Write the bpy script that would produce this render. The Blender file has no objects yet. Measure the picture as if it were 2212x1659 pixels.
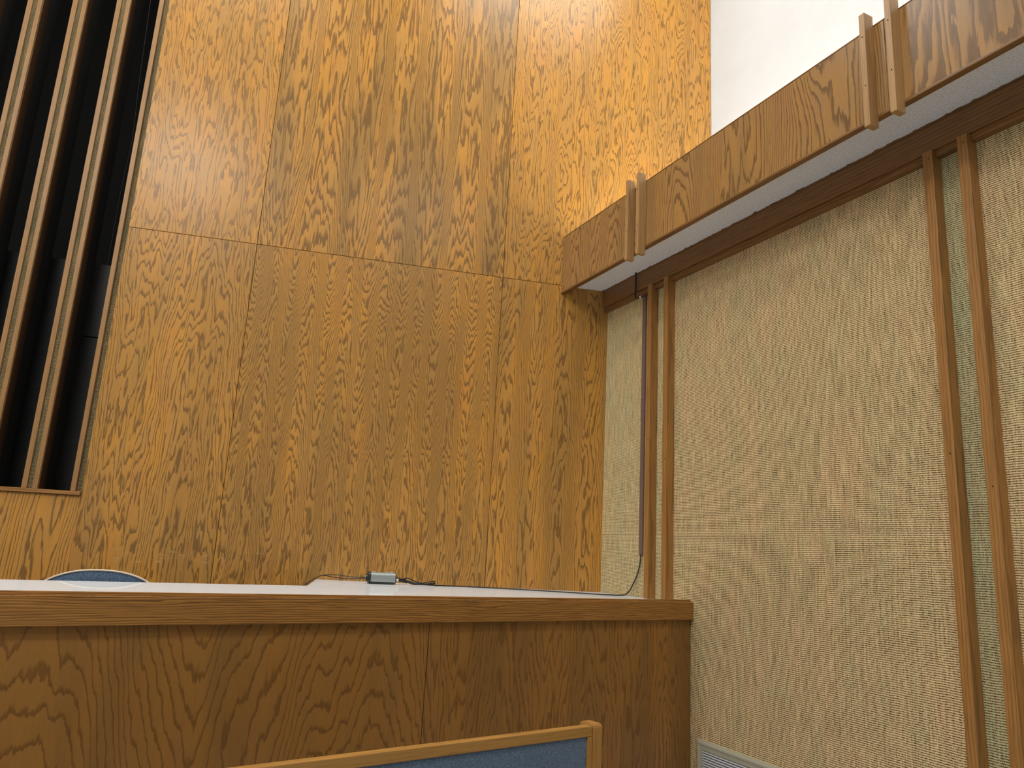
import bpy, bmesh, math, random
from mathutils import Matrix, Vector
C = bpy.context.scene.collection
S = bpy.context.scene
PI = math.pi

# ------------------------------------------------------------ camera
cam = bpy.data.cameras.new('camera')
co = bpy.data.objects.new('camera', cam); C.objects.link(co)
fwd = Vector((0.213, 0.952, 0.2217)).normalized()
up = Vector((-0.1022, -0.2044, 0.9736))
right = fwd.cross(up).normalized(); up = right.cross(fwd).normalized()
m = Matrix((right, up, -fwd)).transposed().to_4x4()
m.translation = Vector((-1.306, -3.606, 1.15))
co.matrix_world = m
cam.sensor_fit = 'HORIZONTAL'; cam.sensor_width = 36.0
cam.lens = 1625.2 / 2212 * 36.0
cam.clip_start = 0.05
S.camera = co

# ------------------------------------------------------------ world and lights
w = bpy.data.worlds.new('world'); S.world = w; w.use_nodes = True
bg = w.node_tree.nodes['Background']
bg.inputs[0].default_value = (1.0, 0.98, 0.95, 1); bg.inputs[1].default_value = 0.15
S.view_settings.view_transform = 'Standard'; S.view_settings.look = 'None'
S.view_settings.gamma = 1.0; S.view_settings.exposure = 0.16
S.view_settings.use_curve_mapping = False

def area(name, loc, sx, sy, power, col=(1.0, 0.965, 0.91), rot=(0, 0, 0), spread=180):
    l = bpy.data.lights.new(name, 'AREA'); l.shape = 'RECTANGLE'; l.size = sx; l.size_y = sy
    l.energy = power; l.color = col; l.spread = math.radians(spread)
    o = bpy.data.objects.new(name, l); C.objects.link(o)
    o.location = loc; o.rotation_euler = rot
    return o
CEIL = 5.2
for lx, ly, lp in ((-2.4, -.95, 30), (-.3, -.95, 27), (-3.35, -4.5, 125), (-.7, -4.9, 32), (-5.4, -2.8, 56), (-5.6, -5.4, 56)):  # last pair is unseen fill light, added to lift shadows on the woven wall
    area('unseen_overhead_light', (lx, ly, CEIL - .06), 1.2, .6, lp)

# ------------------------------------------------------------ frames
def frame(ex, org=(0, 0, 0)):
    ex = Vector((ex[0], ex[1], 0)).normalized(); ez = Vector((0, 0, 1)); ey = ez.cross(ex)
    M = Matrix((ex, ey, ez)).transposed().to_4x4(); M.translation = Vector(org); return M
FB = frame((1, 0))                    # back wall: x along it, y into it
FR = frame((0.229, -0.9734))          # right wall: x along it toward the viewer, y OUT of the room is +? (left normal)
FC = frame((0.910, 0.4144))           # desk direction, y away from the viewer
# FR: ex=(.229,-.973), ey = (.973,.229): pointing away from the room; so -y is toward the room

# ------------------------------------------------------------ mesh helpers
def bm_box(bm, x0, x1, y0, y1, z0, z1, bev=0.0, seg=1):
    vs = [bm.verts.new((x, y, z)) for x in (x0, x1) for y in (y0, y1) for z in (z0, z1)]
    f = [(0, 1, 3, 2), (4, 6, 7, 5), (0, 4, 5, 1), (2, 3, 7, 6), (0, 2, 6, 4), (1, 5, 7, 3)]
    fs = [bm.faces.new([vs[i] for i in q]) for q in f]
    if bev > 0:
        es = list({e for q in fs for e in q.edges})
        bmesh.ops.bevel(bm, geom=es, offset=bev, segments=seg, affect='EDGES', profile=0.6)
    return bm
def bm_prism(bm, pts, a0, a1, axis='x'):
    """closed outline pts (u,v) extruded along axis from a0 to a1"""
    def P(a, u, v):
        return (a, u, v) if axis == 'x' else ((u, a, v) if axis == 'y' else (u, v, a))
    A = [bm.verts.new(P(a0, u, v)) for u, v in pts]; B = [bm.verts.new(P(a1, u, v)) for u, v in pts]
    n = len(pts)
    bm.faces.new(A); bm.faces.new(B[::-1])
    for i in range(n): bm.faces.new((A[i], A[(i + 1) % n], B[(i + 1) % n], B[i]))
    bmesh.ops.recalc_face_normals(bm, faces=bm.faces)
    return bm
def obj(name, bm, mat, M=None, parent=None, smooth=False, base=None):
    """link bm as one mesh; with a parent its vertices are in the parent's frame coordinates"""
    bmesh.ops.recalc_face_normals(bm, faces=bm.faces)
    me = bpy.data.meshes.new(name); bm.to_mesh(me); bm.free()
    if mat: me.materials.append(mat)
    if smooth:
        for p in me.polygons: p.use_smooth = True
    o = bpy.data.objects.new(name, me); C.objects.link(o)
    if parent: o.parent = parent
    if M is not None and not parent: o.matrix_world = M
    return o
def box(name, mat, dims, M=None, parent=None, bev=0.0, seg=1, org=None):
    """dims in frame coordinates; the object's origin goes to org (default: its lower centre)"""
    x0, x1, y0, y1, z0, z1 = dims
    if org is None: org = ((x0 + x1) / 2, (y0 + y1) / 2, z0)
    ox, oy, oz = org
    bm = bmesh.new(); bm_box(bm, x0 - ox, x1 - ox, y0 - oy, y1 - oy, z0 - oz, z1 - oz, bev, seg)
    o = obj(name, bm, mat, None, parent)
    L = Matrix.Translation((ox, oy, oz))
    if parent: o.matrix_local = Matrix.Translation(Vector((ox, oy, oz)) - Vector(parent.get('_o', (0, 0, 0)))) 
    else: o.matrix_world = (M or Matrix.Identity(4)) @ L
    return o
def tag(o, label=None, cat=None, group=None, kind=None):
    if label: o['label'] = label
    if cat: o['category'] = cat
    if group: o['group'] = group
    if kind: o['kind'] = kind
    return o
def empty(name, M, base, label, cat, group=None):
    o = bpy.data.objects.new(name, None); C.objects.link(o)
    o.empty_display_size = .1
    o.matrix_world = M @ Matrix.Translation(base)
    tag(o, label, cat, group); return o
def sub(name, bm, mat, parent, base=(0, 0, 0), smooth=False):
    o = obj(name, bm, mat, None, parent, smooth); o.location = base; return o
def bm_tube(bm, pts, r, n=10, closed=False):
    pts = [Vector(p) for p in pts]; rings = []
    N = len(pts); prev = None
    for i, p in enumerate(pts):
        a = pts[i - 1] if (i > 0 or closed) else p
        b = pts[(i + 1) % N] if (i < N - 1 or closed) else p
        t = (b - a).normalized()
        if prev is None:
            u = t.cross(Vector((0, 0, 1)))
            if u.length < .1: u = t.cross(Vector((1, 0, 0)))
        else: u = prev - t * prev.dot(t)
        u.normalize(); prev = u; v = t.cross(u)
        rr = r[i] if isinstance(r, (list, tuple)) else r
        rings.append([bm.verts.new(p + (u * math.cos(k * 2 * PI / n) + v * math.sin(k * 2 * PI / n)) * rr) for k in range(n)])
    M_ = N if closed else N - 1
    for i in range(M_):
        A, B = rings[i], rings[(i + 1) % N]
        for k in range(n): bm.faces.new((A[k], A[(k + 1) % n], B[(k + 1) % n], B[k]))
    if not closed: bm.faces.new(rings[0]); bm.faces.new(rings[-1][::-1])
    return bm
def spline(P, n=8):
    P = [Vector(p) for p in P]; out = []
    for i in range(len(P) - 1):
        p0 = P[max(i - 1, 0)]; p1 = P[i]; p2 = P[i + 1]; p3 = P[min(i + 2, len(P) - 1)]
        for k in range(n):
            t = k / n
            out.append(.5 * ((2 * p1) + (-p0 + p2) * t + (2 * p0 - 5 * p1 + 4 * p2 - p3) * t * t + (-p0 + 3 * p1 - 3 * p2 + p3) * t ** 3))
    out.append(P[-1]); return out

# ------------------------------------------------------------ materials
class NT:
    def __init__(s, name):
        s.m = bpy.data.materials.new(name); s.m.use_nodes = True; s.t = s.m.node_tree; s.n = s.t.nodes
        s.b = s.n['Principled BSDF']; s.out = s.n['Material Output']
    def link(s, a, b): s.t.links.new(a, b)
    def val(s, inp, v):
        if hasattr(v, 'is_output') or isinstance(v, bpy.types.NodeSocket): s.link(v, inp)
        else: inp.default_value = v
    def math(s, op, a, b=0.0, c=None):
        n = s.n.new('ShaderNodeMath'); n.operation = op; s.val(n.inputs[0], a); s.val(n.inputs[1], b)
        if c is not None: s.val(n.inputs[2], c)
        return n.outputs[0]
    def coord(s):
        t = s.n.new('ShaderNodeTexCoord'); x = s.n.new('ShaderNodeSeparateXYZ'); s.link(t.outputs['Object'], x.inputs[0])
        return x.outputs[0], x.outputs[1], x.outputs[2]
    def comb(s, x, y, z):
        n = s.n.new('ShaderNodeCombineXYZ'); s.val(n.inputs[0], x); s.val(n.inputs[1], y); s.val(n.inputs[2], z); return n.outputs[0]
    def noise(s, vec, detail=2, rough=.5, scale=1.0):
        n = s.n.new('ShaderNodeTexNoise'); s.link(vec, n.inputs['Vector']); n.inputs['Scale'].default_value = scale
        n.inputs['Detail'].default_value = detail; n.inputs['Roughness'].default_value = rough
        return n.outputs[0]
    def ramp(s, fac, stops, interp='LINEAR'):
        n = s.n.new('ShaderNodeValToRGB'); s.link(fac, n.inputs[0]); cr = n.color_ramp; cr.interpolation = interp
        while len(cr.elements) < len(stops): cr.elements.new(.5)
        for e, (p, c) in zip(cr.elements, stops):
            e.position = p; e.color = (c, c, c, 1) if isinstance(c, (int, float)) else (*c, 1)
        return n.outputs[0]
    def mix(s, fac, a, b, blend='MIX'):
        n = s.n.new('ShaderNodeMix'); n.data_type = 'RGBA'; n.blend_type = blend
        s.val(n.inputs[0], fac)
        for i, v in ((6, a), (7, b)):
            if isinstance(v, tuple): n.inputs[i].default_value = (*v, 1)
            else: s.link(v, n.inputs[i])
        return n.outputs[2]
    def rand(s):
        return s.n.new('ShaderNodeObjectInfo').outputs['Random']
    def bump(s, h, strength, dist):
        n = s.n.new('ShaderNodeBump'); s.link(h, n.inputs['Height']); n.inputs['Strength'].default_value = strength
        n.inputs['Distance'].default_value = dist; s.link(n.outputs[0], s.b.inputs['Normal'])

LIGHT = (0.60, 0.285, 0.050); LIGHT2 = (0.52, 0.268, 0.066); DARK = (0.170, 0.088, 0.027)
def veneer(name, seed, period, amp, slope=4.0, slope2=0.0, q=1.0, n1=1.0, kz=1.6, n2=1.0, fx=36, fz=4.5, jag=.5, phase=0.0, k=None, drift=.3,
           grey=.5, thick=.40, rough=.30, light=LIGHT, light2=LIGHT2, dark=DARK, wear=None, contrast=1.0, tilt=0.0, wobble=1.2, pat=.5):
    """rotary-cut oak veneer: contour lines of a field on the log's unrolled surface (x across, z along the grain)"""
    s = NT(name); x, y, z = s.coord()
    A, M = 'ADD', 'MULTIPLY'
    rnd = random.Random(seed); ox, oz = rnd.uniform(-9, 9), rnd.uniform(-9, 9)
    x = s.math('MULTIPLY_ADD', z, tilt, x) if tilt else x
    if k is None: k = 9.0 * period / (2 * PI)
    wob = s.noise(s.comb(s.math(M, x, 1.1), ox, s.math(M, z, .6)), 1)
    th = s.math(A, s.math(M, x, 2 * PI / period), s.math('MULTIPLY_ADD', wob, wobble, phase))
    cth = s.math('COSINE', th); sth = s.math('SINE', th)
    X = s.math('MULTIPLY_ADD', cth, k, s.math('MULTIPLY_ADD', x, drift, ox)); Y = s.math('MULTIPLY_ADD', sth, k, s.math(M, x, drift))
    # broad relief, repeating with each turn of the log
    na = s.noise(s.comb(X, Y, s.math('MULTIPLY_ADD', z, kz, oz)), 2, .5)
    kk = fx / 9.0
    nb = s.noise(s.comb(s.math(M, X, kk), s.math(M, Y, kk), s.math('MULTIPLY_ADD', z, fz, oz)), 2.5, .55)
    nc = s.noise(s.comb(s.math(M, x, 130), oz, s.math(M, z, 13)), 2, .6)
    nd = s.noise(s.comb(s.math(M, x, 330), oz, s.math(M, z, 30)), 1, .6)
    am = s.noise(s.comb(s.math(M, x, 2.6), oz, s.math('MULTIPLY_ADD', z, .9, ox)), 1)
    wave = s.math(M, s.math(M, s.math('TANH', s.math(M, cth, q)), amp / math.tanh(q)), s.math('MULTIPLY_ADD', am, 2.0, 0.0))
    f = s.math(A, wave, s.math(M, z, s.math('MULTIPLY_ADD', z, slope2, slope)))
    f = s.math(A, f, s.math(M, na, n1 * 8))
    f = s.math(A, f, s.math(M, nb, n2 * 3.2))
    f = s.math(A, f, s.math(M, nc, jag))
    f = s.math(A, f, s.math(M, nd, jag * .35))
    fr = s.math('FRACT', f)
    line = s.ramp(fr, [(0.0, 0.0), (.05, 1.0), (thick * .55, .92), (thick, .10), (1.0, 0.0)])
    # tone of the veneer
    t1 = s.noise(s.comb(s.math('MULTIPLY_ADD', x, 6.5, ox), oz, s.math(M, z, .7)), 2)
    t2 = s.noise(s.comb(s.math('MULTIPLY_ADD', x, 26, ox), 3.3, s.math(M, z, 5)), 2)
    t3 = s.noise(s.comb(s.math('MULTIPLY_ADD', x, 15, ox), 8.3, s.math(M, z, 3)), 2)
    base = s.mix(s.ramp(t2, [(.35, 0.0), (.65, 1.0)]), light, light2)
    base = s.mix(s.math(M, s.ramp(t3, [(.52, 0.0), (.68, 1.0)]), .30), base, tuple(a * b for a, b in zip(light, (.98, .84, 1.15))))
    greyc = tuple(a * b for a, b in zip(light2, (.66, .72, .82)))
    base = s.mix(s.math(M, s.ramp(t1, [(.46, 0.0), (.60, 1.0)]), grey), base, greyc)
    pores = s.noise(s.comb(s.math(M, x, 420), 1.7, s.math(M, z, 22)), 2, .6)
    base = s.mix(s.math(M, s.ramp(pores, [(.5, 0.0), (.72, 1.0)]), .20), base, dark)
    fac = s.math(M, line, s.math('MULTIPLY_ADD', pores, .3, .70 * contrast)); fac.node.use_clamp = True
    col = s.mix(fac, base, dark)
    if wear:
        x0, x1, z0, z1 = wear
        wn = s.noise(s.comb(s.math('MULTIPLY_ADD', x, 22, 4.0), 8.1, s.math(M, z, 120)), 3, .65)
        inx = s.math(M, s.math('GREATER_THAN', x, x0), s.math('LESS_THAN', x, x1))
        inz = s.math(M, s.math('GREATER_THAN', z, z0), s.math('LESS_THAN', z, z1))
        msk = s.math(M, s.math(M, inx, inz), s.ramp(wn, [(.60, 0.0), (.66, .6)]))
        col = s.mix(msk, col, (0.55, 0.38, 0.22))
    s.link(col, s.b.inputs['Base Color'])
    s.b.inputs['Roughness'].default_value = rough; s.b.inputs['Specular IOR Level'].default_value = .32
    return s.m

def solid_oak(name, axis='z', light=(0.42, 0.205, 0.075), dark=(0.15, 0.07, 0.026), ringw=.006, rough=.4, stretch=.9, contrast=.8, off=.045, wav=1.6):
    """sawn oak board: rings round an axis beside the board, streaks along it"""
    s = NT(name); x, y, z = s.coord(); r = s.rand()
    a, u, v = {'x': (x, y, z), 'y': (y, x, z), 'z': (z, x, y)}[axis]
    rr = s.math('MULTIPLY', r, 37.0)
    w1 = s.noise(s.comb(s.math('MULTIPLY_ADD', a, stretch, rr), s.math('MULTIPLY', u, 7), s.math('MULTIPLY', v, 7)), 2)
    w2 = s.noise(s.comb(s.math('MULTIPLY_ADD', a, stretch * 4, rr), s.math('MULTIPLY', u, 30), s.math('MULTIPLY', v, 30)), 2)
    w3 = s.noise(s.comb(s.math('MULTIPLY_ADD', a, 9, rr), s.math('MULTIPLY', u, 260), s.math('MULTIPLY', v, 260)), 2)
    uu = s.math('ADD', u, off); vv = s.math('ADD', v, s.math('MULTIPLY_ADD', w1, .05, -.01))
    rad = s.math('SQRT', s.math('ADD', s.math('MULTIPLY', uu, uu), s.math('MULTIPLY', vv, vv)))
    f = s.math('ADD', s.math('DIVIDE', rad, ringw), s.math('MULTIPLY_ADD', w2, wav, s.math('MULTIPLY', w3, .35)))
    line = s.ramp(s.math('FRACT', f), [(0.0, 0.0), (.08, 1.0), (.22, .7), (.5, .1), (1.0, 0.0)])
    base = s.mix(s.ramp(w2, [(.3, 0.0), (.7, .45)]), light, tuple(c * .72 for c in light))
    base = s.mix(s.math('MULTIPLY', s.ramp(w3, [(.47, 0.0), (.68, 1.0)]), .5), base, dark)
    col = s.mix(s.math('MULTIPLY', line, contrast), base, dark)
    s.link(col, s.b.inputs['Base Color']); s.b.inputs['Roughness'].default_value = rough
    return s.m

def woven(name, warm=(0.93, 0.68, 0.36), cool=(0.80, 0.65, 0.34), gap=(0.09, 0.052, 0.018), rw=.0065, cw=.0046, tone=1.0):
    """coarse horizontal-ribbed natural fibre weave"""
    s = NT(name); x, y, z = s.coord()
    wz = s.noise(s.comb(s.math('MULTIPLY', x, 30), 0.0, s.math('MULTIPLY', z, 9)), 1)
    zz = s.math('MULTIPLY_ADD', wz, .0035, z)
    row = s.math('DIVIDE', zz, rw); ri = s.math('FLOOR', row)
    h1 = s.math('ABSOLUTE', s.math('SINE', s.math('MULTIPLY', row, PI)))
    wx = s.noise(s.comb(s.math('MULTIPLY', x, 9), 0.0, s.math('MULTIPLY', z, 30)), 1)
    col_ = s.math('ADD', s.math('DIVIDE', s.math('MULTIPLY_ADD', wx, .003, x), cw), s.math('MULTIPLY', ri, .5))
    h2 = s.math('ABSOLUTE', s.math('SINE', s.math('MULTIPLY', col_, PI)))
    cell = s.noise(s.comb(s.math('MULTIPLY', x, 160), 5.0, s.math('MULTIPLY', z, 210)), 1, .5)
    slub = s.noise(s.comb(s.math('MULTIPLY', x, 150), 2.0, s.math('MULTIPLY', z, 11)), 2, .6)
    h = s.math('MULTIPLY', h1, s.math('MULTIPLY_ADD', h2, .48, .52))
    hh = s.math('ADD', h, s.math('MULTIPLY_ADD', cell, .9, -.45))
    hh = s.math('ADD', hh, s.math('MULTIPLY_ADD', slub, .9, -.45))
    fac = s.ramp(hh, [(.14, 0.0), (.55, .70), (.95, 1.0)])
    p1 = s.noise(s.comb(s.math('MULTIPLY', x, 9), 1.0, s.math('MULTIPLY', z, 3)), 2)
    p2 = s.noise(s.comb(s.math('MULTIPLY', x, 60), 7.0, s.math('MULTIPLY', z, 7)), 2)
    yarn = s.mix(s.ramp(p1, [(.36, 0.0), (.62, 1.0)]), warm, cool)
    yarn = s.mix(s.math('MULTIPLY', s.ramp(p2, [(.42, 0.0), (.7, 1.0)]), .35), yarn, (0.66, 0.40, 0.22))
    col = s.mix(fac, gap, yarn)
    if tone != 1.0: col = s.mix(1.0, col, (tone, tone, tone), 'MULTIPLY')
    s.link(col, s.b.inputs['Base Color']); s.b.inputs['Roughness'].default_value = .9
    s.b.inputs['Specular IOR Level'].default_value = .2
    s.bump(hh, .5, .0015)
    return s.m

def plain(name, col, rough=.5, metal=0.0, spec=.5, noise=0.0, nscale=200, bump=0.0):
    s = NT(name); s.b.inputs['Base Color'].default_value = (*col, 1)
    s.b.inputs['Roughness'].default_value = rough; s.b.inputs['Metallic'].default_value = metal
    s.b.inputs['Specular IOR Level'].default_value = spec
    if noise or bump:
        x, y, z = s.coord(); n = s.noise(s.comb(s.math('MULTIPLY', x, nscale), s.math('MULTIPLY', y, nscale), s.math('MULTIPLY', z, nscale)), 3, .6)
        c = s.mix(s.ramp(n, [(.35, 0.0), (.65, 1.0)]), tuple(a * (1 - noise) for a in col), tuple(min(1, a * (1 + noise)) for a in col))
        s.link(c, s.b.inputs['Base Color'])
        if bump: s.bump(n, bump, .002)
    return s.m

M_board = solid_oak('oak_board_upright', 'z', light=(0.42, 0.20, 0.048))
M_board_x = solid_oak('oak_board_long', 'x', light=(0.47, 0.215, 0.046), dark=(0.115, 0.048, 0.014), ringw=.0062, stretch=.8, contrast=.95, wav=3.6)
M_trim = solid_oak('oak_trim_dark', 'x', light=(0.26, 0.12, 0.032), dark=(0.075, 0.033, 0.011), ringw=.014, stretch=1.2, contrast=.6)
M_batten = solid_oak('oak_batten', 'z', light=(0.39, 0.205, 0.066), dark=(0.20, 0.10, 0.033), ringw=.007, contrast=.45)
M_post = solid_oak('oak_post', 'z', light=(0.42, 0.20, 0.052), dark=(0.16, 0.072, 0.021), ringw=.009, contrast=.6)
M_worn_highlight = plain('worn_highlight_oak', (0.62, 0.36, 0.14), .4, noise=.25, nscale=60)  # worn oak, paled to carry the highlight along the rail edge
M_batten2 = solid_oak('oak_batten_pale', 'z', light=(0.50, 0.29, 0.115), dark=(0.27, 0.145, 0.055), ringw=.007, contrast=.45)
M_bench = solid_oak('oak_bench', 'x', light=(0.50, 0.255, 0.062), dark=(0.27, 0.13, 0.035), ringw=.004, contrast=.5)
M_bench_up = solid_oak('oak_bench_upright', 'z', light=(0.50, 0.255, 0.062), dark=(0.27, 0.13, 0.035), ringw=.004, contrast=.5)
M_white = plain('white_plaster', (0.63, 0.655, 0.67), .9, noise=.02, nscale=6)
M_ceil = plain('ceiling_white', (0.75, 0.74, 0.70), .9)
M_carpet = plain('blue_grey_carpet', (0.42, 0.46, 0.52), .95, noise=.3, nscale=300)
M_black = plain('black_paint', (0.006, 0.006, 0.0065), .4, noise=.3, nscale=8)
M_void = plain('black_void', (0.0015, 0.0015, 0.0015), .9)
M_cable = plain('black_cable_rubber', (0.012, 0.012, 0.014), .4)
M_blackplastic = plain('black_plastic', (0.02, 0.021, 0.023), .35)
M_silver = plain('brushed_silver', (0.36, 0.41, 0.41), .48, .8)
M_conduit = plain('dark_pipe', (0.03, 0.03, 0.032), .3, .4)
M_raceway = plain('brown_cable_cover', (0.17, 0.105, 0.085), .5)
M_vent = plain('beige_enamel', (0.40, 0.385, 0.29), .4)
M_louver = plain('pale_louver', (0.55, 0.56, 0.58), .35)
M_blue = plain('blue_upholstery', (0.125, 0.180, 0.265), .95, noise=.35, nscale=420, bump=.5)
M_blue2 = plain('blue_speckled_upholstery', (0.05, 0.085, 0.14), .95, noise=.7, nscale=330, bump=.3)
M_piping = plain('cream_piping', (0.72, 0.62, 0.50), .7)
M_nail = plain('nail_hole', (0.03, 0.015, 0.008), .8)
M_tab = plain('white_tab', (0.8, 0.78, 0.72), .4)
M_soffit = plain('sprayed_acoustic', (0.40, 0.40, 0.385), .95)
def _soffit():
    s = NT('speckled_acoustic_soffit'); x, y, z = s.coord()
    n = s.noise(s.comb(s.math('MULTIPLY', x, 170), s.math('MULTIPLY', y, 170), 0.0), 3, .65)
    n2 = s.noise(s.comb(s.math('MULTIPLY', x, 3), s.math('MULTIPLY', y, 3), 4.0), 2)
    c = s.mix(s.ramp(n, [(.36, 0.0), (.5, 1.0)]), (0.66, 0.69, 0.72), (0.93, 0.96, 0.98))
    c = s.mix(s.math('MULTIPLY', n2, .25), c, (0.76, 0.79, 0.81))
    s.link(c, s.b.inputs['Base Color']); s.b.inputs['Roughness'].default_value = .95; s.bump(n, .6, .004)
    return s.m
M_soffit = _soffit()
def _desktop():
    s = NT('white_laminate'); d = s.n.new('ShaderNodeBsdfDiffuse'); g = s.n.new('ShaderNodeBsdfGlossy'); mx = s.n.new('ShaderNodeMixShader')
    d.inputs[0].default_value = (0.76, 0.80, 0.84, 1); g.inputs[0].default_value = (1, 1, 1, 1); g.inputs['Roughness'].default_value = .03
    mx.inputs[0].default_value = .33
    s.link(d.outputs[0], mx.inputs[1]); s.link(g.outputs[0], mx.inputs[2]); s.link(mx.outputs[0], s.out.inputs[0]); return s.m
M_top = _desktop()

# ------------------------------------------------------------ setting
floor = tag(box('floor', M_carpet, (-7.5, 4.2, -10.0, 1.4, -.1, 0), org=(-1.6, -4.3, -.1)), kind='structure')
ceiling = tag(box('ceiling', M_ceil, (-7.5, 4.2, -10.0, 1.4, CEIL, CEIL + .1), org=(-1.6, -4.3, CEIL)), kind='structure')
tag(box('wall_left', M_white, (-7.6, -7.5, -10.0, .02, 0, CEIL)), kind='structure')
tag(box('wall_rear', M_white, (-7.5, 4.2, -10.1, -10.0, 0, CEIL)), kind='structure')

SEAM = 2.548
XG = -2.372      # right edge of the grille opening
ZG = 1.299       # underside of the sill
wb = bmesh.new()
bm_box(wb, XG + .0, .64, .019, .12, 0, CEIL)
bm_box(wb, -7.5, XG, .019, .12, 0, ZG)
bm_box(wb, -7.5, -4.3, .019, .12, ZG, CEIL)
wall_back = tag(obj('wall_back', wb, M_trim), kind='structure')
def panel(dims, mat, parent, M=None):
    return box('panel', mat, dims, parent=parent, bev=.0012)
G = .0010
V = veneer
P = [
 ((XG, -1.798, 0, .018, SEAM, CEIL), dict(seed=3, period=.47, amp=3.2, slope=2.6, n1=1.4, n2=1.1, fz=4.0, q=1.2, grey=.25, phase=.6, thick=.42, jag=.7, contrast=.8)),
 ((-1.798, -.578, 0, .018, SEAM, CEIL), dict(seed=8, period=.36, amp=4.2, slope=7.5, slope2=-3.0, q=3.0, n1=.8, kz=1.0, n2=1.05, fz=2.8, grey=.8, phase=2.6, thick=.52, jag=.6, wobble=.5)),
 ((-.578, .606, 0, .018, SEAM, CEIL), dict(seed=12, period=.40, amp=3.6, slope=2.0, n1=1.9, n2=1.1, fz=3.2, grey=.2, phase=.3, jag=.8, thick=.36)),
 ((XG, -1.798, 0, .018, 0, SEAM), dict(seed=21, period=.55, amp=4.4, slope=5, n1=1.5, n2=.9, grey=.4, phase=1.1, thick=.40, jag=.6, wear=(-.12, .30, 1.03, 1.10))),
 ((-1.798, -.578, 0, .018, 0, SEAM), dict(seed=27, period=.175, amp=4.4, slope=-6.0, slope2=5.4, q=.8, n1=1.3, kz=1.5, n2=1.25, fx=30, fz=5.2, k=.30, grey=.55, phase=.9, thick=.50, jag=.6, wobble=2.8, wear=(-.62, -.42, 1.03, 1.10))),
 ((-.578, 0.03, 0, .018, 0, SEAM), dict(seed=31, period=.30, amp=5.2, slope=3.4, n1=1.4, grey=.6, phase=2.0, jag=.5)),
 ((-7.4, XG, 0, .018, 0, ZG), dict(seed=40, period=.40, amp=4.0, slope=1.2, n1=.8, n2=.35, grey=.1, phase=2.3, thick=.34, jag=.3)),
]
for i, (d, kw) in enumerate(P):
    x0, x1, y0, y1, z0, z1 = d
    gx0 = 0 if x0 in (XG, -7.4) else G; gx1 = 0 if x1 in (.606, .03, XG) else G
    gz0 = G if z0 == SEAM else 0; gz1 = G if z1 == SEAM else 0
    panel((x0 + gx0, x1 - gx1, y0, y1, z0 + gz0, z1 - gz1), V('oak_veneer_%d' % i, **kw), wall_back)

# right wall (woven fibre), in FR coordinates: x along the wall toward the viewer, -y into the room
WT = 2.545
OY = .0
wr = bmesh.new(); bm_box(wr, -.02, 9.5, .008, .16, 0, 2.56)
wall_right = tag(obj('wall_right', wr, M_trim, FR), kind='structure')
M_weave = woven('woven_fibre')
M_weave_g = woven('woven_fibre_greener', warm=(0.66, 0.57, 0.30), cool=(0.58, 0.57, 0.32))
M_weave_l = woven('woven_fibre_fine', warm=(0.92, 0.74, 0.38), cool=(0.82, 0.72, 0.40), rw=.0055, cw=.004)
SP = [0.0, .423, .545, 1.85, 1.962, 3.3, 3.42, 9.5]
MW = [M_weave_l, M_weave_l, M_weave, M_weave_g, M_weave, M_weave_g, M_weave]
for i in range(len(SP) - 1):
    box('fabric_panel', MW[i], (SP[i] + (.0006 if i else 0), SP[i + 1] - .0006, 0, .0079, 0, WT), parent=wall_right)
# white wall above and behind the valance
wu = bmesh.new(); bm_box(wu, -.15, 9.6, .592, .68, 2.4, CEIL)
tag(obj('wall_upper_right', wu, M_white, FR), kind='structure')
ls = bmesh.new(); bm_box(ls, -.1, 9.5, -.22, .60, 2.56, 2.60)
tag(obj('trim_2', ls, M_ceil, FR), kind='structure')
# top board of the woven wall
t1 = empty('trim_1', FR, (0, 0, 0), None, None); t1['kind'] = 'structure'
for a, b in ((-.005, 3.6), (3.602, 9.5)):
    bm = bmesh.new(); bm_box(bm, a, b, -.032, 0, 2.452, WT, .001); sub('board', bm, M_trim, t1)
# moulding below the board, cut where the posts stand
posts = [(.405, .437), (.529, .561), (1.834, 1.866), (1.946, 1.978), (3.28, 3.312), (3.39, 3.422)]
e = -.005
for a, b in posts + [(9.5, 9.5)]:
    bm = bmesh.new(); bm_box(bm, e, a - .0005, -.024, 0, 2.428, 2.4515, .0015, 2); sub('moulding', bm, M_trim, t1); e = b + .0005

# ------------------------------------------------------------ posts on the woven wall
PL = ['upright oak post on woven wall, nearest the corner and beside brown cable cover',
      'upright oak post on woven wall, right one of pair rising behind the desk end',
      'upright oak post on woven wall, left one of the nearer pair',
      'upright oak post on woven wall, right one of the nearer pair']
def nailbm(pts, r=.0022):
    bm = bmesh.new()
    for x, y, z in pts:
        a = [bm.verts.new((x + r * math.cos(k * PI / 4), y - .0006, z + r * math.sin(k * PI / 4))) for k in range(8)]
        b = [bm.verts.new((v.co.x, y + .002, v.co.z)) for v in a]
        bm.faces.new(a)
        for k in range(8): bm.faces.new((a[k], b[k], b[(k + 1) % 8], a[(k + 1) % 8]))
    return bm
for i, (a, b) in enumerate(posts[:4]):
    e_ = empty('wall_post', FR, ((a + b) / 2, 0, 0), PL[i], 'post', 'oak posts on the woven wall')
    bm = bmesh.new(); bm_box(bm, a - (a + b) / 2, b - (a + b) / 2, -.041, 0, 0.002, 2.4515, .0015, 2); sub('post', bm, M_post, e_)
    for q in ((0.004, -.041, 2.425), (.002, -.041, 1.70 - .1 * i)): sub('nail_hole', nailbm([q]), M_nail, e_)

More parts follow.
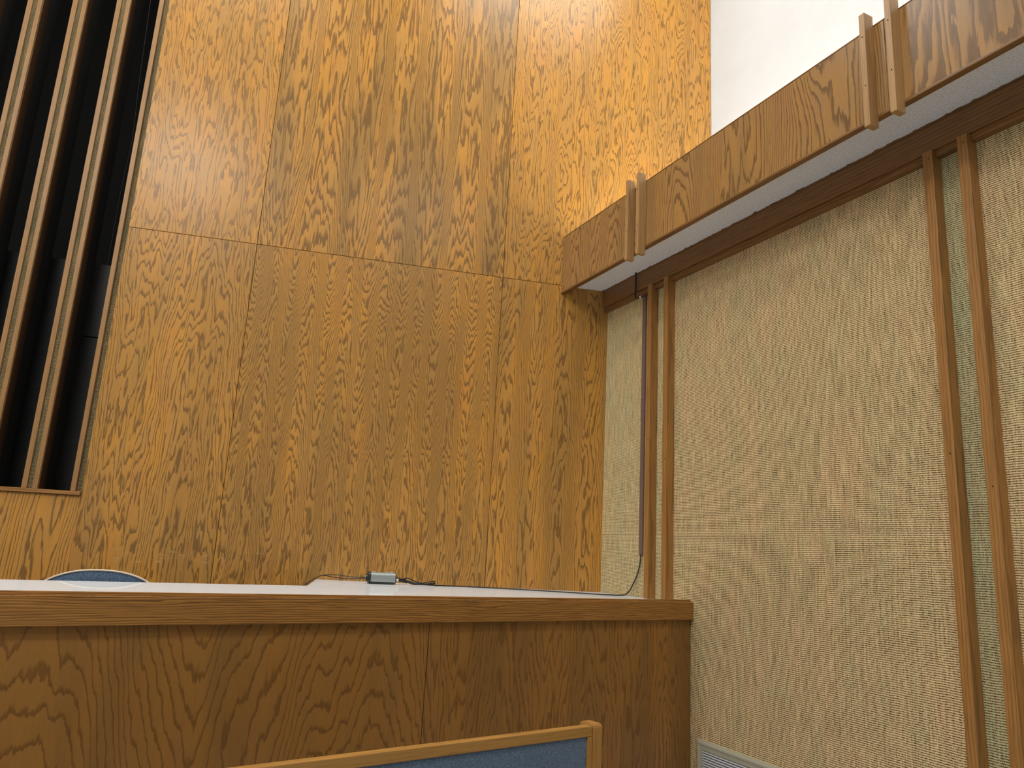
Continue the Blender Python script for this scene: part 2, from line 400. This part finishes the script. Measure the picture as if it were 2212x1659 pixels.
# ------------------------------------------------------------ boxed valance
va = empty('valance', FR, (0, 0, 0), 'long oak veneered boxed valance running above the woven wall', 'valance')
F0 = -.255
def fpanel(a, b, mat):
    bm = bmesh.new(); bm_box(bm, a, b, F0, F0 + .019, 2.509, 2.8165, .0012)
    o = sub('panel', bm, mat, va); return o
VF = lambda i, **kw: veneer('oak_veneer_valance_%d' % i, light=(0.43, 0.225, 0.062), light2=(0.39, 0.215, 0.078), dark=(0.14, 0.075, 0.030), **kw)
fpanel(-.058, .628, VF(0, seed=51, period=.34, amp=4.2, slope=9.0, n1=.7, n2=.7, grey=.6, phase=.9, thick=.42))
fpanel(.6292, 1.885, VF(1, seed=57, period=.80, amp=12.0, slope=1.6, n1=.7, n2=.45, grey=.6, phase=1.9, thick=.38, jag=.4))
fpanel(1.8862, 4.3, VF(2, seed=63, period=.50, amp=2.6, slope=1.5, n1=.8, n2=.55, grey=.7, phase=.4, thick=.6, jag=.5))
fpanel(4.3012, 9.5, VF(3, seed=66, period=.50, amp=3.6, slope=1.0, grey=.4, phase=.4))
bm = bmesh.new(); bm_box(bm, -.058, 9.5, F0 - .003, F0 + .021, 2.499, 2.5085, .002, 2); sub('moulding', bm, M_trim, va)
bm = bmesh.new(); bm_box(bm, -.058, 9.5, F0 - .001, F0 + .020, 2.817, 2.821, .001); sub('cap_strip', bm, M_board_x, va)
# sprayed soffit with an uneven edge against the boards
bm = bmesh.new(); rs = random.Random(5)
N = 420; x0, x1 = -.055, 5.0
top = [];  bot = []
e1, e2 = [], []
for i in range(N + 1):
    x = x0 + (x1 - x0) * (i / N)
    j = rs.gauss(0, .0016)
    e1.append(bm.verts.new((x, F0 + .020, 2.545))); e2.append(bm.verts.new((x, -.035 + j, 2.5455 + abs(j) * .6)))
    top.append(bm.verts.new((x, F0 + .020, 2.559))); bot.append(bm.verts.new((x, -.034, 2.559)))
for i in range(N):
    bm.faces.new((e1[i], e1[i + 1], e2[i + 1], e2[i])); bm.faces.new((top[i], bot[i], bot[i + 1], top[i + 1]))
    bm.faces.new((e1[i], top[i], top[i + 1], e1[i + 1])); bm.faces.new((e2[i], e2[i + 1], bot[i + 1], bot[i]))
bm_box(bm, 5.0, 9.5, F0 + .020, -.034, 2.545, 2.559)
sub('soffit', bm, M_soffit, va)
bm = bmesh.new(); bm_box(bm, -.05, 9.5, -.0345, -.0325, 2.541, 2.559); sub('shadow_bead', bm, M_trim, va)
for k, (a, b) in enumerate(((.573, .593), (.656, .676), (1.829, 1.849), (1.918, 1.938), (3.1, 3.12), (3.19, 3.21))):
    bm = bmesh.new(); bm_box(bm, a, b, F0 - .040, F0 + .019 * 0 - .0002, 2.464, 2.852, .0015, 2)
    o = sub('batten', bm, M_batten2, va)
    if k < 4:
        for q in (((a + b) / 2, F0 - .040, 2.77), ((a + b) / 2 + .002, F0 - .040, 2.60)): sub('nail_hole', nailbm([q]), M_nail, o)

# fluorescent tube lying in the trough above the valance (hidden from here, lights the wall)
for k, sx in enumerate((.55, 1.85, 3.15)):
    tl = area('cove_tube', (0, 0, 0), 1.15, .08, 9, (1.0, .96, .90))
    tl.matrix_world = FR @ Matrix.Translation((sx, .02, 2.66)) @ Matrix.Rotation(math.radians(180 - 25), 4, 'X')

# ------------------------------------------------------------ conduit, cable cover
pc = empty('conduit', FR, (.311, -.045, 2.40), 'thin black pipe dropping from soffit and elbowing into oak post', 'pipe')
bm = bmesh.new(); pts = spline([(0, 0, .145), (0, 0, .06), (0, 0, .022), (.012, 0, .010), (.05, 0, .004), (.093, 0, .0)], 6); bm_tube(bm, pts, .0045, 10)
sub('pipe', bm, M_conduit, pc, smooth=True)
bm = bmesh.new(); bm_tube(bm, [(.040, 0, .006), (.050, 0, .0045)], .0062, 12); sub('clip', bm, M_tab, pc)
rc = bmesh.new(); bm_box(rc, -.0130, .0130, -.009, 0, 0, 1.245, .002, 2)
rco = obj('cable_cover', rc, M_raceway, FR @ Matrix.Translation((.334, -.0005, 1.18)))
tag(rco, 'flat brown plastic cable cover running down woven wall beside post', 'cable cover')

# ------------------------------------------------------------ vent
vt = empty('wall_vent', FR, (.72, 0, .12), 'beige metal air vent with fine louvers low on woven wall', 'vent')
VW, VH = .66, .375
bm = bmesh.new()
prof = [(0, 0), (0, -.006), (.010, -.013), (.016, -.013), (.018, -.0105), (.034, -.0105), (.036, -.004), (.036, 0)]
crn = [(0, 0, 1, 1), (VW, 0, -1, 1), (VW, VH, -1, -1), (0, VH, 1, -1)]
R_ = [[bm.verts.new((cx + sx * p[0], p[1], cz + sz * p[0])) for p in prof] for cx, cz, sx, sz in crn]
for i in range(4):
    A, B = R_[i], R_[(i + 1) % 4]
    for k in range(len(prof)): bm.faces.new((A[k], A[(k + 1) % len(prof)], B[(k + 1) % len(prof)], B[k]))
sub('frame', bm, M_vent, vt)
bm = bmesh.new(); bm_box(bm, .03, VW - .03, -.0035, -.0005, .03, VH - .03); sub('backing', bm, M_void, vt)
lm = None
for k in range(33):
    z = .040 + k * .0092
    if lm is None:
        bm = bmesh.new(); bm_prism(bm, [(-.0105, -.001), (-.0095, .003), (-.0045, .0045), (-.004, .0035), (-.008, .001)], .036, VW - .036); o = sub('louver', bm, M_louver, vt); lm = o
    else: o = lm.copy(); C.objects.link(o)
    o.location = (0, 0, z)

# ------------------------------------------------------------ grille with recess on the left
# recess: black-lined
rb = bmesh.new()
bm_box(rb, -4.3, XG + .0, 1.15, 1.2, 1.2, CEIL)
bm_box(rb, XG, XG + .03, .13, 1.2, 1.2, CEIL)
bm_box(rb, -4.33, -4.3, .13, 1.2, 1.2, CEIL)
bm_box(rb, -4.3, XG, .02, 1.2, 1.2, 1.298)
tag(obj('wall_recess', rb, M_void), kind='structure')
gr = empty('organ_grille', FB, (-3.3, 0, ZG), 'tall grille of upright oak fins with woven strips over black recess', 'grille')
def gsub(name, d, mat, par=None, bev=.0012):
    bm = bmesh.new(); x0, x1, y0, y1, z0, z1 = d
    cx_, cy_ = (x0 + x1) / 2, (y0 + y1) / 2
    bm_box(bm, x0 - cx_, x1 - cx_, y0 - cy_, y1 - cy_, 0, z1 - z0, bev)
    o = sub(name, bm, mat, par or gr)
    o.location = (cx_ + 3.3, cy_, z0 - ZG) if par is None else (cx_ - par['_c'][0], cy_ - par['_c'][1], 0)
    return o
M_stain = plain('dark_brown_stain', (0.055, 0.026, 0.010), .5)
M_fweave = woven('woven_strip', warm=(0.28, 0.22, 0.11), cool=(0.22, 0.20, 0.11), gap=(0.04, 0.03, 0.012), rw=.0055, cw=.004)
gsub('sill', (-4.3, XG - .0005, -.012, .075, ZG + .001, 1.317), M_board_x)
ZT = CEIL - .002
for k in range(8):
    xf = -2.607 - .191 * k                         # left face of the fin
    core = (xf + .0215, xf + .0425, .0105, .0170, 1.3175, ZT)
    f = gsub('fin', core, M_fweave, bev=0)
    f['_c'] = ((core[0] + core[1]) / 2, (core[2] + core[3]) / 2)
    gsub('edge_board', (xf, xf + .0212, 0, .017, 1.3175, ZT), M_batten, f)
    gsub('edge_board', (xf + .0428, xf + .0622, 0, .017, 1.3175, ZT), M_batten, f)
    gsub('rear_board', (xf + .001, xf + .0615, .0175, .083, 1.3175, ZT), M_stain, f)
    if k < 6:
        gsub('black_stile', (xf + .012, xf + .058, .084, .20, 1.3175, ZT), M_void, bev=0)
core = (-2.3965, XG - .0005, .018, .060, 1.3175, ZT)
f = gsub('fin', core, M_fweave, bev=0); f['_c'] = ((core[0] + core[1]) / 2, .037)
gsub('edge_board', (-2.4175, -2.397, 0, .082, 1.3175, ZT), M_batten, f)
# black boxes standing in the recess
def cabinet(x0, x1, y0, z1, label, joint=None):
    t = empty('black_cabinet', FB, ((x0 + x1) / 2, y0 + .15, 1.2985), label, 'cabinet', 'black cabinets in the recess')
    w_ = (x1 - x0) / 2
    zs = [0, joint - 1.3, z1 - 1.3] if joint else [0, z1 - 1.3]
    bm = bmesh.new(); bm_box(bm, -w_, w_, -.13, .15, 0, z1 - 1.3, .003); sub('body', bm, M_black, t)
    for a, b in zip(zs[:-1], zs[1:]):
        bm = bmesh.new(); bm_box(bm, -w_ + .003, w_ - .003, -.15, -.1305, a + .002, b - .0015, .002); sub('front_panel', bm, M_black, t)
cabinet(-2.63, -2.42, .22, 2.425, 'black painted box with joint, in recess bay nearest the oak wall', joint=2.055)
cabinet(-2.86, -2.652, .24, 2.435, 'glossy black painted box in second recess bay from the oak wall')
cabinet(-3.10, -2.875, .24, 2.44, 'black painted box in third recess bay from the oak wall')
bm = bmesh.new(); bm_tube(bm, spline([(-2.57, .33, 4.2), (-2.545, .33, 3.5), (-2.528, .33, 3.17), (-2.536, .33, 2.88), (-2.536, .33, 2.44)], 8), .0011, 6)
o = obj('hanging_wire', bm, plain('grey_wire', (0.12, .12, .12), .5), smooth=True); tag(o, 'thin grey wire hanging in dark recess bay nearest the oak wall', 'wire')

# ------------------------------------------------------------ desk
# FC coordinates: x along the front, y away from the viewer; right end meets the woven wall
def wall_x(y, gap=.001):                            # x in FC where the woven wall plane is met at depth y
    # wall line through origin along (.229,-.9734); in FC coords
    ux = .229 * .910 + -.9734 * .4144; uy = .229 * -.4144 + -.9734 * .910
    return ux / uy * y - gap
D0 = -.678
desk = empty('desk', FC, (-1.3, D0, 0), 'long oak veneered desk with glossy white top and deep oak front rail', 'desk')
def dk(name, pts, z0, z1, mat, bev=0.0):
    bm = bmesh.new(); bm_prism(bm, [(p[0] + 1.3, p[1] - D0) for p in pts], z0, z1, 'z')
    if bev: bmesh.ops.bevel(bm, geom=list(bm.edges), offset=bev, segments=2, affect='EDGES')
    return sub(name, bm, mat, desk)
XL = -4.4
# rail
dk('front_rail', [(XL, D0), (wall_x(D0), D0), (wall_x(D0 + .034), D0 + .034), (XL, D0 + .034)], .9345, 1.0014, M_board_x, .0012)
dk('worn_edge_highlight', [(XL, D0 - .0003), (wall_x(D0) - .001, D0 - .0003), (wall_x(D0) - .001, D0 + .02), (XL, D0 + .02)], 1.0015, 1.0026, M_worn_highlight)  # pale strip paints the light caught on the worn edge under the cap
c0, c1 = D0 + .004, D0 + .026
xe = wall_x(D0) - .006
rn = [(xe - .009 + .009 * math.cos(t), c0 + .009 - .009 * math.sin(t)) for t in [PI / 2 - k * PI / 8 for k in range(5)]]
dk('cap_strip', [(XL, c0)] + rn + [(xe, c1), (XL, c1)], 1.0026, 1.0115, M_board_x, .0008)
# top: deep to the wall at right, narrower at left
def toC(X, Y): return (X * .910 + Y * .4144, -X * .4144 + Y * .910)
back = .04
stepA = toC(-1.352, -.0015)
# the step runs straight back from the narrow part's rear edge to the oak wall
pA = (toC(-1.375, 0)[0] - .0, back)
pts = [(XL, D0 + .035), (wall_x(D0 + .035, .002), D0 + .035), toC(-.001, -.0015), stepA]
Xs = -1.375
yb = (back + Xs * .4144) / .910                     # room y where rear edge is met at X=Xs
pts += [toC(Xs, yb), (XL, back)]
dk('desktop', pts, .960, .997, M_top)
VD = lambda i, **kw: veneer('oak_veneer_desk_%d' % i, light=(0.37, 0.172, 0.038), light2=(0.335, 0.165, 0.044), dark=(0.145, 0.066, 0.018), **kw)
p0, p1_ = D0 + .016, D0 + .034
SX = -1.379
def dpan(a, b, mat, yy=None):
    bm = bmesh.new()
    bm_box(bm, a - (a + b) / 2, b - (a + b) / 2, p0 - D0, p1_ - D0, 0.002, .9340, .001)
    return sub('front_panel', bm, mat, desk, ((a + b) / 2 + 1.3, 0, 0))
dpan(SX - 2.44, SX - .0012, VD(0, seed=71, period=.86, amp=-6.0, slope=13.0, n1=.5, kz=1.0, n2=.45, fx=30, fz=9, q=1.0, grey=.45, phase=4.66, thick=.28, jag=.35, contrast=.8, wobble=.8))
dpan(SX + .0012, wall_x(p0, .004), VD(1, seed=77, period=.40, amp=4.0, slope=4, n1=1.2, n2=.9, grey=.6, phase=1.2, thick=.42, contrast=.75))
dpan(SX - 4.0, SX - 2.4424, VD(2, seed=79, period=.5, amp=4.0, slope=4, phase=1.2, contrast=.75))

# ------------------------------------------------------------ device and cables on the desk
ZD = .997
dv = empty('cable_amplifier', Matrix.Translation((-1.072, -.175, ZD + .001)) @ Matrix.Rotation(math.radians(6), 4, 'Z'), (0, 0, 0),
           'small silver tube-shaped electronic box with black ends on white desk top', 'electronic device')
def rrect(w_, h_, r_, n=6):
    o = []
    for cx_, cz_, a0 in ((w_ / 2 - r_, r_, -PI / 2), (w_ / 2 - r_, h_ - r_, 0), (-w_ / 2 + r_, h_ - r_, PI / 2), (-w_ / 2 + r_, r_, PI)):
        o += [(cx_ + r_ * math.cos(a0 + k * PI / 2 / n), cz_ + r_ * math.sin(a0 + k * PI / 2 / n)) for k in range(n + 1)]
    return o
def sh(pts, dz): return [(a, b + dz) for a, b in pts]
bm = bmesh.new(); bm_prism(bm, sh(rrect(.060, .046, .017), .003), -.052, .054); sub('housing', bm, M_silver, dv, smooth=False)
bm = bmesh.new(); bm_prism(bm, rrect(.056, .006, .002), -.056, .052); sub('base', bm, M_blackplastic, dv)
for sgn, nm in ((-1, 'end_cap'), (1, 'end_cap')):
    bm = bmesh.new(); a = (-.061, -.0522) if sgn < 0 else (.0542, .058)
    bm_prism(bm, sh(rrect(.058, .048, .018), .002), *a); ec = sub(nm, bm, M_blackplastic, dv)
    if sgn < 0:
        bm = bmesh.new(); bm_tube(bm, [(-.072, 0, .024), (-.061, 0, .024)], .014, 14); sub('knob', bm, M_blackplastic, ec, smooth=False)
        bm = bmesh.new(); bm_tube(bm, [(-.075, 0, .024), (-.072, 0, .024)], .010, 14); sub('ring', bm, plain('brass_ring', (.3, .25, .12), .3, .9), ec)
    else:
        bm = bmesh.new(); bm_tube(bm, [(.058, -.020, .020), (.069, -.020, .020)], .0056, 12); o = sub('button', bm, M_tab, ec); o['label'] = 'round white button'
for xx in (-.044, .016, .034):
    bm = bmesh.new(); bm_box(bm, xx, xx + .012, -.006, .004, .0492, .0512, .0006); sub('tab', bm, M_tab, dv)
for yy, zz in ((.010, .026), (-.004, .020)):
    bm = bmesh.new(); bm_tube(bm, [(.0582, yy, zz), (.068, yy, zz), (.070, yy, zz - .001), (.100, yy, zz - .006), (.104, yy, zz - .007)], [.0055, .0055, .0045, .004, .003], 10); sub('plug', bm, M_cable, dv)

def cable(name, pts, r, label, n=8, closed=False):
    o0 = Vector(pts[0]); P_ = spline(pts, n)
    bm = bmesh.new(); bm_tube(bm, [p - o0 for p in P_], r, 8)
    o = obj(name, bm, M_cable, Matrix.Translation(o0), smooth=True); tag(o, label, 'cable'); return o
zc = ZD + .0034
def onR3(s, off, z):
    v = FR @ Vector((s, -off, z)); return (v.x, v.y, v.z)
loops = []
cx_, cy_ = -.905, -.155
for k in range(40):
    t = k / 39 * 2 * PI * 2.5 + PI
    loops.append((cx_ + .070 * math.cos(t) * (1 - .06 * (k / 39)), cy_ + .028 * math.sin(t) - .002 * k / 39, zc + .001 + .004 * (1 - k / 39) + .008 * (1 + math.sin(k * .9)) * (1 - k / 39) + (.006 if math.cos(t) < -.5 else 0)))
run = spline(loops, 3) + spline([(-.835, -.153, zc), (-.76, -.135, zc), (-.69, -.125, zc), (-.56, -.14, zc), (-.38, -.18, zc), (-.20, -.25, zc), (-.09, -.30, zc),
                (-.005, -.30, zc + .001), (.020, -.292, zc + .008), (.042, -.272, zc + .022), onR3(.285, .014, 1.045), onR3(.318, .012, 1.095), onR3(.338, .011, 1.15), onR3(.341, .0115, 1.186)], 8)[1:]
cable('cable', run, .0028, 'black cable looped beside the silver box, crossing desk and rising to wall cable cover', 1)
cable('wire', [(-1.147, -.185, ZD + .026), (-1.20, -.17, ZD + .024), (-1.26, -.155, ZD + .029), (-1.315, -.16, ZD + .027), (-1.345, -.21, ZD + .018), (-1.40, -.30, ZD - .02), (-1.46, -.37, ZD - .09), (-1.50, -.40, ZD - .3)], .0018,
      'upper of two thin black wires leading left from the silver box')
cable('wire', [(-1.147, -.178, ZD + .022), (-1.20, -.15, ZD + .016), (-1.27, -.135, ZD + .017), (-1.32, -.15, ZD + .024), (-1.352, -.205, ZD + .014), (-1.405, -.29, ZD - .025), (-1.465, -.36, ZD - .1), (-1.51, -.39, ZD - .3)], .0018,
      'lower of two thin black wires leading left from the silver box')

# ------------------------------------------------------------ upholstered chair behind the desk
ch = empty('office_chair', Matrix.Translation((-2.052, -.715, 0)) @ Matrix.Rotation(math.radians(6), 4, 'Z'), (0, 0, 0),
           'chair with rounded blue speckled back and cream piping, behind desk', 'chair')
def sup(wd, hb, n=64, e_=2.3):
    o = []
    for k in range(n):
        t = k / n * 2 * PI; c, s_ = math.cos(t), math.sin(t)
        o.append((wd * math.copysign(abs(c) ** (2 / e_), c), hb * math.copysign(abs(s_) ** (2 / e_), s_)))
    return o
zb = 1.026 - .26
ZB = lambda v: zb + v
outl = sup(.262, .26)
def cushion(parent, name, y0, y1, mat):
    bm = bmesh.new(); layers = [(.0, .55, y0 - .006), (.0, .86, y0 - .002), (0, 1.0, y0 + .014), (0, 1.0, y1 - .014), (0, .9, y1), (0, .5, y1 + .004)]
    rings = [[bm.verts.new((x * s_, y, ZB(z * s_))) for x, z in outl] for _, s_, y in layers]
    for A, B in zip(rings[:-1], rings[1:]):
        for k in range(64): bm.faces.new((A[k], A[(k + 1) % 64], B[(k + 1) % 64], B[k]))
    bm.faces.new(rings[0]); bm.faces.new(rings[-1][::-1])
    return sub(name, bm, mat, parent, smooth=True)
bk = cushion(ch, 'backrest', -.035, .035, M_blue2)
bm = bmesh.new(); bm_tube(bm, [(x * 1.0, -.022, ZB(z * 1.0)) for x, z in outl], .0036, 8, True); sub('piping', bm, M_piping, bk, smooth=True)
bm = bmesh.new(); bm_box(bm, -.25, .25, -.50, -.05, .42, .50, .03, 4); sub('seat', bm, M_blue2, ch, smooth=True)
bm = bmesh.new(); bm_tube(bm, spline([(0, -.28, .41), (0, .02, .40), (0, .06, .5), (0, .045, .7)], 6), .018, 8); sub('back_support', bm, M_blackplastic, ch, smooth=True)
bm = bmesh.new(); bm_tube(bm, [(0, -.28, .06), (0, -.28, .42)], .03, 12); sub('column', bm, M_blackplastic, ch, smooth=True)
for k in range(5):
    a = k * 2 * PI / 5
    bm = bmesh.new(); bm_tube(bm, [(0, -.28, .10), (.28 * math.cos(a), -.28 + .28 * math.sin(a), .065)], [.022, .014], 8); lg = sub('leg', bm, M_blackplastic, ch)
    bm = bmesh.new(); xx, yy = .28 * math.cos(a), -.28 + .28 * math.sin(a); bm_tube(bm, [(xx - .012, yy, .027), (xx + .012, yy, .027)], .026, 14); sub('caster', bm, M_blackplastic, lg)

# ------------------------------------------------------------ bench in front of the desk
bx1, bx0, bd = -1.254, -2.72, -1.30
be = empty('bench', FC, (-1.98, bd, 0), 'oak framed bench back with blue upholstered panel in front of desk', 'bench')
def bb(name, d, mat, bev=.002, seg=2, par=None):
    bm = bmesh.new(); x0, x1, y0, y1, z0, z1 = d; bm_box(bm, x0 + 1.98, x1 + 1.98, y0 - bd, y1 - bd, z0, z1, bev, seg); return sub(name, bm, mat, par or be)
def post(xa, xb):
    # side profile (depth, height) with rounded upper corners
    y0, y1, z1, r_ = -.002, .052, .7545, .010
    pr = [(y0, .0), (y1, .0)] + [(y1 - r_ + r_ * math.cos(t), z1 - r_ + r_ * math.sin(t)) for t in [k * PI / 8 for k in range(5)]]
    pr += [(y0 + r_ - r_ * math.sin(t), z1 - r_ + r_ * math.cos(t)) for t in [k * PI / 8 for k in range(5)]]
    bm = bmesh.new(); bm_prism(bm, pr, xa + 1.98, xb + 1.98); bmesh.ops.bevel(bm, geom=list(bm.edges), offset=.0022, segments=2, affect='EDGES')
    return sub('end_post', bm, M_bench_up, be)
post(bx1 - .030, bx1); post(bx0, bx0 + .030)
bb('top_rail', (bx0 + .031, bx1 - .031, bd + .002, bd + .026, .7265, .7505), M_bench)
bb('bottom_rail', (bx0 + .031, bx1 - .031, bd + .002, bd + .026, .44, .465), M_bench)
bb('stile', (bx1 - .0455, bx1 - .031, bd + .001, bd + .026, .466, .726), M_bench_up, .001)
bb('stile', (bx0 + .031, bx0 + .0455, bd + .001, bd + .026, .466, .726), M_bench_up, .001)
bb('upholstered_panel', (bx0 + .046, bx1 - .046, bd + .006, bd + .024, .4655, .726), M_blue, .002)
bb('seat', (bx0 + .03, bx1 - .03, bd - .46, bd - .005, .36, .43), M_blue, .015, 3)
bb('apron', (bx0 + .03, bx1 - .03, bd - .45, bd - .43, .27, .358), M_bench)
for xa in (bx0, bx1 - .03):
    bb('front_leg', (xa, xa + .03, bd - .47, bd - .425, 0, .40), M_bench_up)
    bb('side_rail', (xa, xa + .03, bd - .424, bd - .003, .30, .355), M_bench)
